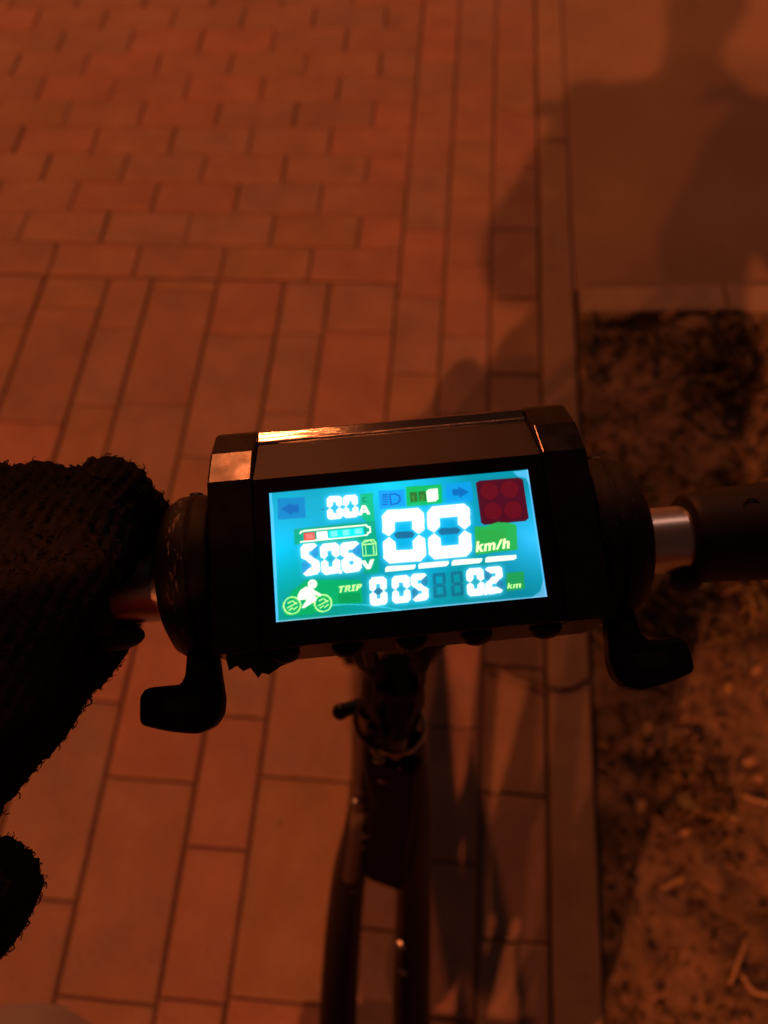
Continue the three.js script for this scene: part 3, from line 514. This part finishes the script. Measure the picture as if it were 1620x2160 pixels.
// twin frame tubes running back from the head, a battery box between them
// a tube whose radius changes along its way
function taper(pts, radii, seg = 80, rad = 18) {
  const c = new THREE.CatmullRomCurve3(pts), g = new THREE.TubeGeometry(c, seg, 1, rad, false), p = g.attributes.position, n = g.attributes.normal;
  for (let i = 0; i <= seg; i++) { const t = i / seg * (radii.length - 1), k = Math.min(Math.floor(t), radii.length - 2), r = radii[k] + (radii[k + 1] - radii[k]) * (t - k); const q = c.getPointAt(i / seg); for (let j = 0; j <= rad; j++) { const o = i * (rad + 1) + j; p.setXYZ(o, q.x + n.getX(o) * r, q.y + n.getY(o) * r, q.z + n.getZ(o) * r); } }
  return g;
}
const tubeL = [H(808, 1560, 0.775), H(778, 1650, 0.71), H(758, 1750, 0.64), H(736, 1850, 0.57), H(721, 2000, 0.5), H(712, 2160, 0.46), V(0.855, 0.37, 1.5), V(0.87, 0.31, 1.75), V(0.88, 0.26, 1.95)];
const tubeR = [H(866, 1560, 0.775), H(876, 1650, 0.71), H(876, 1750, 0.64), H(872, 1850, 0.57), H(870, 2000, 0.5), H(868, 2160, 0.46), V(0.945, 0.37, 1.5), V(0.955, 0.31, 1.75), V(0.97, 0.26, 1.95)];
const radii = [0.008, 0.0125, 0.016, 0.0175, 0.018, 0.018, 0.018, 0.018];
part('frame_tube', taper(tubeL, radii), paint, bike); part('frame_tube', taper(tubeR, radii), paint, bike);
{
  const a = H(838, 1575, 0.765), b = H(818, 1838, 0.585), d = b.clone().sub(a), g = new RoundedBoxGeometry(0.034, d.length(), 0.026, 3, 0.006);
  g.applyQuaternion(new THREE.Quaternion().setFromUnitVectors(V(0, 1, 0), d.clone().normalize())); const m = a.clone().add(b).multiplyScalar(0.5); g.translate(m.x, m.y, m.z);
  part('battery_box', g, redPaint, bike);
}
for (const [px, py, y, r] of [[773, 1750, 0.66, 4.6], [745, 1722, 0.655, 3.2], [764, 1662, 0.715, 3], [810, 1640, 0.745, 3], [853, 1665, 0.73, 2.8], [850, 1755, 0.67, 3.8], [750, 1800, 0.615, 3.6], [741, 1872, 0.575, 3.2], [845, 1992, 0.522, 3.2], [853, 2045, 0.502, 3.2], [752, 1690, 0.705, 2.6], [768, 1710, 0.69, 3], [762, 1778, 0.64, 3.4], [884, 1720, 0.675, 2.4], [735, 1930, 0.54, 2.4], [800, 1600, 0.775, 2.6], [846, 1612, 0.765, 2.6]]) {  // steel caps set where glints show, extras added; tilt catches the lamp ahead
  const p = H(px, py, y); part('glint_bolt', ball([0, 0, 0], r * 0.0015, 1, 0.42, 1, 16).applyQuaternion(new THREE.Quaternion().setFromUnitVectors(V(0, 1, 0), V(-0.14, 0.86, -0.49).normalize())).translate(p.x, p.y, p.z), steel, bike);
}
// fork and wheels (under the display and behind the rider)
const axle = V(0.852, 0.155, 0.73), fwd = V(-0.1, 0, -0.995).normalize(), side = V(0.995, 0, -0.1).normalize();
{
  const crown = V(0.885, 0.66, 1.055).lerp(axle, 0.28), fork = sub('fork', bike);
  part('crown', [rod(V(0.885, 0.67, 1.058), crown, 0.02, 0.022, 20), rod(crown.clone().addScaledVector(side, -0.045), crown.clone().addScaledVector(side, 0.045), 0.018)], paint, fork);
  for (const s of [-1, 1]) part('fork_leg', rod(crown.clone().addScaledVector(side, s * 0.04), axle.clone().addScaledVector(side, s * 0.04), 0.014, 0.011), paint, fork);
}
function wheel(name, at, ax, R) {
  const w = sub(name, bike), q = new THREE.Quaternion().setFromUnitVectors(V(0, 0, 1), ax), put = (g) => g.applyQuaternion(q).translate(at.x, at.y, at.z);
  part('tyre', put(new THREE.TorusGeometry(R - 0.026, 0.026, 16, 64)), rubber, w);
  part('rim', put(new THREE.TorusGeometry(R - 0.056, 0.012, 10, 64)), alu, w);
  part('hub', put(new THREE.CylinderGeometry(0.05, 0.05, 0.06, 32).rotateX(Math.PI / 2)), steel, w);
  for (let k = 0; k < 10; k++) { const a = (k / 10) * Math.PI * 2; part('spoke', put(rod([Math.cos(a) * 0.048, Math.sin(a) * 0.048, 0], [Math.cos(a) * (R - 0.06), Math.sin(a) * (R - 0.06), 0], 0.0045, 0.0045, 8)), alu, w); }
}
wheel('front_wheel', axle, side, 0.155);
wheel('rear_wheel', V(0.925, 0.165, 2.0), V(1, 0, -0.05).normalize(), 0.165);
{ // saddle: nose just behind the lens' foot of the picture
  const f = union([[0.941, 0.71, 1.285, 0.028, 0.94, 0.715, 1.38, 0.032], [0.94, 0.715, 1.38, 0.032, 0.875, 0.72, 1.52, 0.055], [0.94, 0.715, 1.38, 0.032, 1.005, 0.72, 1.52, 0.055], [0.875, 0.72, 1.52, 0.055, 1.005, 0.72, 1.52, 0.055]], 0.04);
  const s = part('saddle', surfaceNets((x, y, z) => Math.max(f(x, y, z), 0.69 - y), [0.78, 0.66, 1.2], [1.1, 0.8, 1.62], 0.006), rubber, bike);
  part('added_shade_box', box(0.92, 0.47, 1.66, 0.085, 0.26, 0.13, 0.012, 3), matteBlack, bike);  // unseen box added to shade the ground beside the frame
  part('seat_post', rod([0.94, 0.7, 1.45], [0.915, 0.34, 1.6], 0.014, 0.016), alu, bike);
  for (const s2 of [-1, 1]) part('foot_peg', rod([0.91 + s2 * 0.05, 0.1, 1.5], [0.91 + s2 * 0.19, 0.1, 1.5], 0.012, 0.012), rubber, bike);
  part('peg_bracket', [rod([0.86, 0.35, 1.5], [0.86, 0.1, 1.5], 0.011, 0.011), rod([0.96, 0.35, 1.5], [0.96, 0.1, 1.5], 0.011, 0.011), rod([0.85, 0.1, 1.5], [0.97, 0.1, 1.5], 0.012, 0.012)], paint, bike);
}

/* ---------------------------------------------------------------- the rider */
const rider = thing('person', 'rider sitting on the bicycle with a black knitted glove on the left grip', 'person', [0.93, 0, 1.5]);
const Wr = D(-160, -68, -6), El = V(0.672, 1.015, 1.49), Sl = V(0.715, 1.222, 1.55), Sr = V(1.09, 1.222, 1.55), Er = V(1.19, 1.02, 1.46), Wrr = V(1.035, 1.185, 1.305);
const C4 = (a, ra, b, rb) => [a.x ?? a[0], a.y ?? a[1], a.z ?? a[2], ra, b.x ?? b[0], b.y ?? b[1], b.z ?? b[2], rb];
const HipL = V(0.85, 0.83, 1.53), HipR = V(1.03, 0.83, 1.53), KneeL = atHeight(6, 2382, 0.55), KneeR = V(1.13, 0.58, 1.39), AnkL = V(0.83, 0.2, 1.56), AnkR = V(1.04, 0.2, 1.56);
const headC = V(0.9, 1.485, 1.47);
{
  const arms = (g) => [C4(Sl, 0.052 + g, El, 0.04 + g), C4(El, 0.043 + g * 1.6, Wr, 0.027 + g * 0.6), C4(Sr, 0.052 + g, Er, 0.04 + g), C4(Er, 0.041 + g, Wrr, 0.027 + g * 0.6)];
  const torso = (g) => [C4([0.875, 1.15, 1.56], 0.105 + g, [0.945, 1.15, 1.56], 0.105 + g), C4([0.87, 1.15, 1.56], 0.11 + g, [0.88, 0.88, 1.53], 0.12 + g), C4([0.95, 1.15, 1.56], 0.11 + g, [0.98, 0.88, 1.53], 0.12 + g), C4(Sl, 0.06 + g, [0.9, 1.27, 1.55], 0.07 + g), C4(Sr, 0.06 + g, [0.91, 1.27, 1.55], 0.07 + g)];
  const legs = (g) => [C4(HipL, 0.085 + g * 1.8, KneeL, 0.055 + g), C4(KneeL, 0.055 + g, AnkL, 0.036 + g * 2.4), C4(HipR, 0.085 + g * 1.8, KneeR, 0.055 + g), C4(KneeR, 0.055 + g, AnkR, 0.036 + g * 2.4), C4(HipL, 0.11 + g, HipR, 0.11 + g)];
  const feet = [C4(AnkL, 0.034, [0.83, 0.16, 1.5], 0.034), C4([0.83, 0.15, 1.58], 0.03, [0.82, 0.135, 1.44], 0.026), C4(AnkR, 0.034, [1.04, 0.16, 1.5], 0.034), C4([1.04, 0.15, 1.58], 0.03, [1.05, 0.135, 1.44], 0.026)];
  const neck = [C4([0.905, 1.26, 1.55], 0.058, [0.9, 1.42, 1.49], 0.055)];
  // head: skull, jaw, nose, brow, ears
  const [hx, hy, hz] = [headC.x, headC.y, headC.z];
  const headF = (x, y, z) => {
    const e = (cx, cy, cz, a, b, c) => { const k = Math.hypot((x - cx) / a, (y - cy) / b, (z - cz) / c); return (k - 1) * Math.min(a, b, c); };
    let d = e(hx, hy + 0.02, hz + 0.01, 0.076, 0.1, 0.096); d = smin(d, e(hx, hy - 0.055, hz - 0.035, 0.055, 0.06, 0.062), 0.05);
    d = smin(d, cap([hx, hy + 0.0, hz - 0.088, 0.009, hx, hy - 0.03, hz - 0.106, 0.013], x, y, z), 0.015);
    d = smin(d, cap([hx - 0.02, hy - 0.066, hz - 0.088, 0.008, hx + 0.02, hy - 0.066, hz - 0.088, 0.008], x, y, z), 0.012);
    for (const s of [-1, 1]) { d = smin(d, e(hx + s * 0.08, hy - 0.005, hz + 0.012, 0.012, 0.032, 0.02), 0.012); d = smin(d, cap([hx + s * 0.015, hy + 0.024, hz - 0.083, 0.009, hx + s * 0.05, hy + 0.022, hz - 0.066, 0.009], x, y, z), 0.014); d = Math.max(d, -(Math.hypot(x - hx - s * 0.032, y - hy, z - hz + 0.092) - 0.014)); }
    return d;
  };
  const whole = union([...arms(0), ...torso(-0.015), ...legs(0), ...feet, ...neck], 0.045);
  const skin = std({ color: lin(0.45, 0.27, 0.2), roughness: 0.6 });
  const bodyG = surfaceNets((x, y, z) => { const d = whole(x, y, z); return y > 1.33 ? smin(d, headF(x, y, z), 0.03) : d; }, [0.5, 0.07, 1.1], [1.36, 1.8, 1.76], 0.011);
  const headG = surfaceNets(headF, [hx - 0.12, hy - 0.15, hz - 0.14], [hx + 0.12, hy + 0.14, hz + 0.13], 0.004);
  // right hand round the phone, in the camera's own axes
  const CM = new THREE.Matrix4().compose(CAM, camera.quaternion, V(1, 1, 1)), P = (x, y, z) => V(x, y, z).applyMatrix4(CM);
  const wl = Wrr.clone().applyMatrix4(CM.clone().invert());
  const fing = [];
  for (const [y, l] of [[-0.058, 1], [-0.079, 1.08], [-0.1, 1.02], [-0.119, 0.84]]) fing.push(...chain([0.052, y, 0.004, 0.0095], [0.034, y, -0.013, 0.009], [0.034 - 0.034 * l, y + 0.002, -0.0125, 0.0085], [0.034 - 0.058 * l, y + 0.004, -0.0105, 0.0078]));
  const thumb = chain([0.055, -0.125, 0.02, 0.0135], [0.05, -0.085, 0.03, 0.011], [0.03, -0.062, 0.0285, 0.0095], [0.014, -0.05, 0.0275, 0.0085]);
  const palm = [...chain([wl.x, wl.y, wl.z, 0.026], [0.066, -0.13, 0.022, 0.021], [0.059, -0.085, 0.012, 0.013]), [0.066, -0.13, 0.022, 0.018, 0.056, -0.118, 0.008, 0.013]];
  const handF = (x, y, z) => { let d = 1e9; for (const c of [...palm]) d = smin(d, cap(c, x, y, z), 0.02); for (const c of [...fing, ...thumb]) d = smin(d, cap(c, x, y, z), 0.005); return d; };
  const handG = surfaceNets(handF, [-0.06, Math.min(wl.y, -0.18) - 0.03, -0.04], [Math.max(wl.x, 0.09) + 0.03, -0.02, Math.max(wl.z, 0.06) + 0.03], 0.0032); handG.applyMatrix4(CM);
  part('body', [bodyG, headG, handG], skin, rider);
  const cloth = std({ color: lin(0.14, 0.011, 0.012), roughness: 0.9, bumpMap: paverBump, bumpScale: 0.001 });
  const wrinkle = (x, y, z) => 0.007 * fbm(x * 14, y * 14, z * 14, 3);
  const jk = union([...arms(0.017), ...torso(0.016), C4(Sl, 0.085, El, 0.075), C4(El, 0.068, El.clone().lerp(Wr, 0.55), 0.058), C4([0.8, 1.14, 1.53], 0.1, [0.79, 1.03, 1.5], 0.1), C4([0.84, 1.02, 1.47], 0.115, [0.98, 1.02, 1.47], 0.115), C4([0.83, 0.8, 1.5], 0.13, [0.8, 0.62, 1.52], 0.12), C4([1.03, 0.8, 1.5], 0.13, [1.06, 0.62, 1.52], 0.12), C4([0.86, 0.8, 1.6], 0.13, [0.86, 0.64, 1.62], 0.12), C4([1.0, 0.8, 1.6], 0.13, [1.0, 0.64, 1.62], 0.12), C4([0.905, 1.27, 1.55], 0.072, [0.902, 1.34, 1.52], 0.07)], 0.05);
  const openW = (x, y, z) => Math.max(0.052 - Math.hypot(x - Wr.x, y - Wr.y, z - Wr.z), 0.03 - Math.hypot(x - Wrr.x, y - Wrr.y, z - Wrr.z));
  part('jacket', surfaceNets((x, y, z) => Math.max(jk(x, y, z) + wrinkle(x, y, z), 0.56 - y, y - 1.36, openW(x, y, z), 0.035 - Math.max(Math.abs(x - 0.93) - 0.02, y - 0.68)), [0.5, 0.52, 1.1], [1.36, 1.42, 1.84], 0.012), cloth, rider);
  const tr = union(legs(0.014), 0.05);
  part('trousers', surfaceNets((x, y, z) => Math.max(tr(x, y, z) + wrinkle(x, y, z), 0.19 - y, y - 1.0), [0.48, 0.15, 1.18], [1.36, 1.06, 1.76], 0.01), std({ color: lin(0.34, 0.33, 0.36), roughness: 0.9, bumpMap: paverBump, bumpScale: 0.001 }), rider);
  for (const [x, dx] of [[0.83, -0.012], [1.04, 0.012]]) part('shoe', surfaceNets((a, b, c) => Math.max(union([[x, 0.165, 1.585, 0.04, x + dx, 0.15, 1.47, 0.04], [x + dx, 0.15, 1.47, 0.04, x + dx, 0.143, 1.41, 0.034], [x, 0.165, 1.57, 0.04, x, 0.215, 1.57, 0.042]], 0.03)(a, b, c), 0.113 - b), [x - 0.08, 0.08, 1.34], [x + 0.08, 0.28, 1.66], 0.005), std({ color: lin(0.1, 0.09, 0.09), roughness: 0.7 }), rider);
  part('hair', surfaceNets((x, y, z) => Math.max(Math.hypot((x - hx) / 0.086, (y - hy - 0.022) / 0.11, (z - hz - 0.014) / 0.106) * 0.09 - 0.09 + 0.006 * fbm(x * 60, y * 60, z * 60, 2), hy + 0.035 - y - (z - hz + 0.03) * 1.3), [hx - 0.12, hy - 0.12, hz - 0.14], [hx + 0.12, hy + 0.16, hz + 0.15], 0.005), std({ color: lin(0.012, 0.009, 0.007), roughness: 0.8 }), rider);
  for (const s of [-1, 1]) part('eye', ball([hx + s * 0.032, hy, hz - 0.076], 0.0125), std({ color: lin(0.6, 0.58, 0.55), roughness: 0.2 }), rider);
}
{ // knit glove on the left hand, in display millimetres
  const caps = [];
  const kx = [-94.5, -114, -133, -150], len = [0.98, 1.0, 1.1, 1.12];
  kx.forEach((x, i) => { const l = len[i]; caps.push(...chain([x, 8, 3, 12.5], [x + (i ? 0 : 2.5), 25.5 * l, -9, 12.2], [x + (i ? 0 : 2), 26 * l, -34, 11.3], [x - (i ? 0 : 4), 8, -47, 10.2], [x - (i ? 2 : 8), i ? -8 : 1, -46, 9.2])); });
  const back = [[-95.5, 8, 2, 12, -121, -32, -2, 14.5], [-117, -32, -2, 15, -160, -68, -6, 24], [-111, 9, 4, 14, -150, -52, -4, 24], [-131, 8, 4, 14, -160, -60, -6, 24], [-149, 5, 1, 13, -168, -60, -8, 23], [-124, -34, -8, 14, -116, -20, -34, 12], [-116, -20, -34, 12, -106, -10, -46, 10.5], [-120, -30, -12, 14, -158, -60, -12, 22]];
  const cuffAt = (x, y, z) => { const t = (y + 90) * 1.02, k = (y + 90) * -0.45, px = x + 152 + (y + 90) * -0.3, pz = z + 1 + k * 0; return Math.hypot(Math.max(0, Math.hypot(px, pz) - 23 + 0), t) - 17.5 + 1.2 * perlin.noise(x * 0.09, y * 0.09, z * 0.09); };
  const f = (x, y, z) => {
    let d = 1e9, e = 1e9; for (const c of caps) d = smin(d, cap(c, x, y, z), 7); for (const c of back) e = smin(e, cap(c, x, y, z), 14); d = smin(d, e, 8);
    d = smin(d, cuffAt(x, y, z), 4); d = smin(d, cap([-160, -68, -6, 24, -158, -92, 0, 25], x, y, z), 6);
    if (d < 4) { const s = (x * 0.86 - y * 0.5 - z * 0.35) + 1.6 * perlin.noise(x * 0.06, y * 0.06, z * 0.06); const rib = Math.abs(Math.sin(s * Math.PI / 3.9)); d += 1.2 - 2.1 * Math.sqrt(rib) * (0.8 + 0.2 * Math.sin((y * 0.8 + z + x * 0.4) * 2.2)) + 0.7 * perlin.noise(x * 0.4, y * 0.4, z * 0.4); }
    return d;
  };
  const g = surfaceNets(f, [-204, -138, -64], [-66, 46, 50], 1.15); g.deleteAttribute('uv'); g.setAttribute('uv', new THREE.BufferAttribute(new Float32Array(g.attributes.position.count * 2), 2));
  const wool = phy({ color: lin(0.017, 0.0155, 0.013), roughness: 1, specularIntensity: 0.1 });
  const glove = part('glove', g, wool, rider, { matrix: MM, label: 'black knitted wool glove with fuzzy loops' });
  // stray fibres and loops of the wool
  const P = g.attributes.position, N = g.attributes.normal, fib = [];
  for (let n = 0; n < 7500; n++) {
    const i = Math.floor(rnd() * P.count), p = V(P.getX(i), P.getY(i), P.getZ(i)), nn = V(N.getX(i), N.getY(i), N.getZ(i)); if (p.x < -190) continue;
    const t = V(rr(-1, 1), rr(-1, 1), rr(-1, 1)).cross(nn).normalize(), big = rnd() < 0.02, l = big ? rr(1.4, 3.2) : rr(0.6, 1.8), r = big ? rr(0.12, 0.3) : rr(0.08, 0.2);
    const pts = [p.clone().addScaledVector(nn, -0.6), p.clone().addScaledVector(nn, l * 0.45).addScaledVector(t, l * 0.25), p.clone().addScaledVector(nn, l * 0.55).addScaledVector(t, l * 0.75), p.clone().addScaledVector(nn, big ? 0.4 : l * 0.6).addScaledVector(t, l)];
    fib.push(new THREE.TubeGeometry(new THREE.CatmullRomCurve3(pts), big ? 6 : 4, r, 4, false));
  }
  part('wool_fibre', fib, wool, glove, { matrix: MM, kind: 'stuff' });
}
{ // the phone that takes the picture, behind its own lens
  const CM = new THREE.Matrix4().compose(CAM, camera.quaternion, V(1, 1, 1));
  const ph = thing('smartphone', 'black smartphone held upright in the right hand above the bicycle display', 'phone', CAM.toArray());
  part('case', box(0, -0.058, 0.0165, 0.072, 0.15, 0.008, 0.0035, 3), std({ color: lin(0.02, 0.02, 0.022), roughness: 0.4 }), ph, { matrix: CM });
  part('glass', box(0, -0.058, 0.0209, 0.068, 0.146, 0.0008, 0.0004), std({ color: lin(0.01, 0.01, 0.012), roughness: 0.1 }), ph, { matrix: CM });
}

/* ---------------------------------------------------------------- street lamps (out of the picture, known by their light) */
function lampHead(post, at, cd, arm, tint = SODIUM, glowing = 45) {
  const [x, y, z] = at, head = sub('lamp_head', post), d = V(arm[0] - x, 0, arm[1] - z).normalize(), side = V(-d.z, 0, d.x);
  const B = new THREE.Matrix4().makeBasis(d, V(0, 1, 0), d.clone().cross(V(0, 1, 0))).setPosition(x, y, z);
  const shell = new THREE.SphereGeometry(0.2, 28, 12, 0, Math.PI * 2, 0, Math.PI / 2).scale(1.6, 0.7, 0.8).translate(0.1, 0.03, 0);
  part('shell', shell, std({ color: lin(0.3, 0.3, 0.31), roughness: 0.5, metalness: 0.6, side: THREE.DoubleSide }), head, { matrix: B });
  part('lamp_glass', new THREE.SphereGeometry(0.14, 24, 10, 0, Math.PI * 2, Math.PI / 2, Math.PI / 2).scale(1.3, 0.35, 0.9).translate(0, 0.03, 0), std({ color: 0x000000, emissive: tint, emissiveIntensity: glowing, roughness: 0.4 }), head, { matrix: B });
  const L = new THREE.SpotLight(tint, cd, 0, 1.45, 0.35, 2); L.position.set(x, y - 0.06, z); L.target.position.set(0.9, 0, z > 0 ? 4 : -2); L.castShadow = true; L.shadow.radius = 8; L.shadow.mapSize.set(2048, 2048); L.shadow.camera.near = 0.2; L.shadow.camera.far = 40; scene.add(L, L.target);
}
const postMat = std({ color: lin(0.22, 0.22, 0.23), roughness: 0.5, metalness: 0.5 });
{
  const a = LAMPS.behindMain[0], b = LAMPS.behindSecond[0], base = [-5.9, 19.3];
  const post = thing('street_lamp', 'tall grey street lamp with two glowing orange heads behind the rider', 'street lamp', [base[0], -0.09, base[1]]);
  part('post', [rod([base[0], -0.09, base[1]], [base[0], 12.0, base[1]], 0.11, 0.06, 24), rod([base[0], -0.09, base[1]], [base[0], 0.5, base[1]], 0.14, 0.12, 24)], postMat, post);
  for (const p of [a, b]) part('arm', tube([[base[0], 11.9, base[1]], [base[0] + (p[0] - base[0]) * 0.4, 12.3, base[1] + (p[2] - base[1]) * 0.4], [p[0], p[1] + 0.12, p[2]]], 0.035, 20, 10), postMat, post);
  lampHead(post, a, LAMPS.behindMain[1], base); lampHead(post, b, LAMPS.behindSecond[1], base);
  const c = LAMPS.ahead[0], base2 = [c[0] - 1.3, c[2]];
  const p2 = thing('street_lamp', 'tall grey street lamp with one glowing orange head ahead of the bicycle', 'street lamp', [base2[0], -0.09, base2[1]]);
  part('post', [rod([base2[0], -0.09, base2[1]], [base2[0], c[1], base2[1]], 0.09, 0.055, 24), rod([base2[0], -0.09, base2[1]], [base2[0], 0.5, base2[1]], 0.14, 0.12, 24)], postMat, p2);
  part('arm', tube([[base2[0], c[1] - 0.1, base2[1]], [base2[0] + 0.5, c[1] + 0.25, base2[1]], [c[0], c[1] + 0.12, c[2]]], 0.035, 20, 10), postMat, p2);
  lampHead(p2, c, LAMPS.ahead[1], base2);
  const e = LAMPS.path[0], base3 = [e[0] + 0.9, e[2]];
  const p3 = thing('street_lamp', 'slim grey path lamp with a pale pinkish head beyond the concrete path', 'street lamp', [base3[0], -0.09, base3[1]]);
  part('post', rod([base3[0], -0.09, base3[1]], [base3[0], e[1], base3[1]], 0.06, 0.045, 20), postMat, p3);
  part('arm', tube([[base3[0], e[1] - 0.1, base3[1]], [base3[0] - 0.35, e[1] + 0.2, base3[1]], [e[0], e[1] + 0.12, e[2]]], 0.028, 20, 10), postMat, p3);
  lampHead(p3, e, LAMPS.path[1], base3, PALE_LAMP, 8);
}

renderer.render(scene, camera);
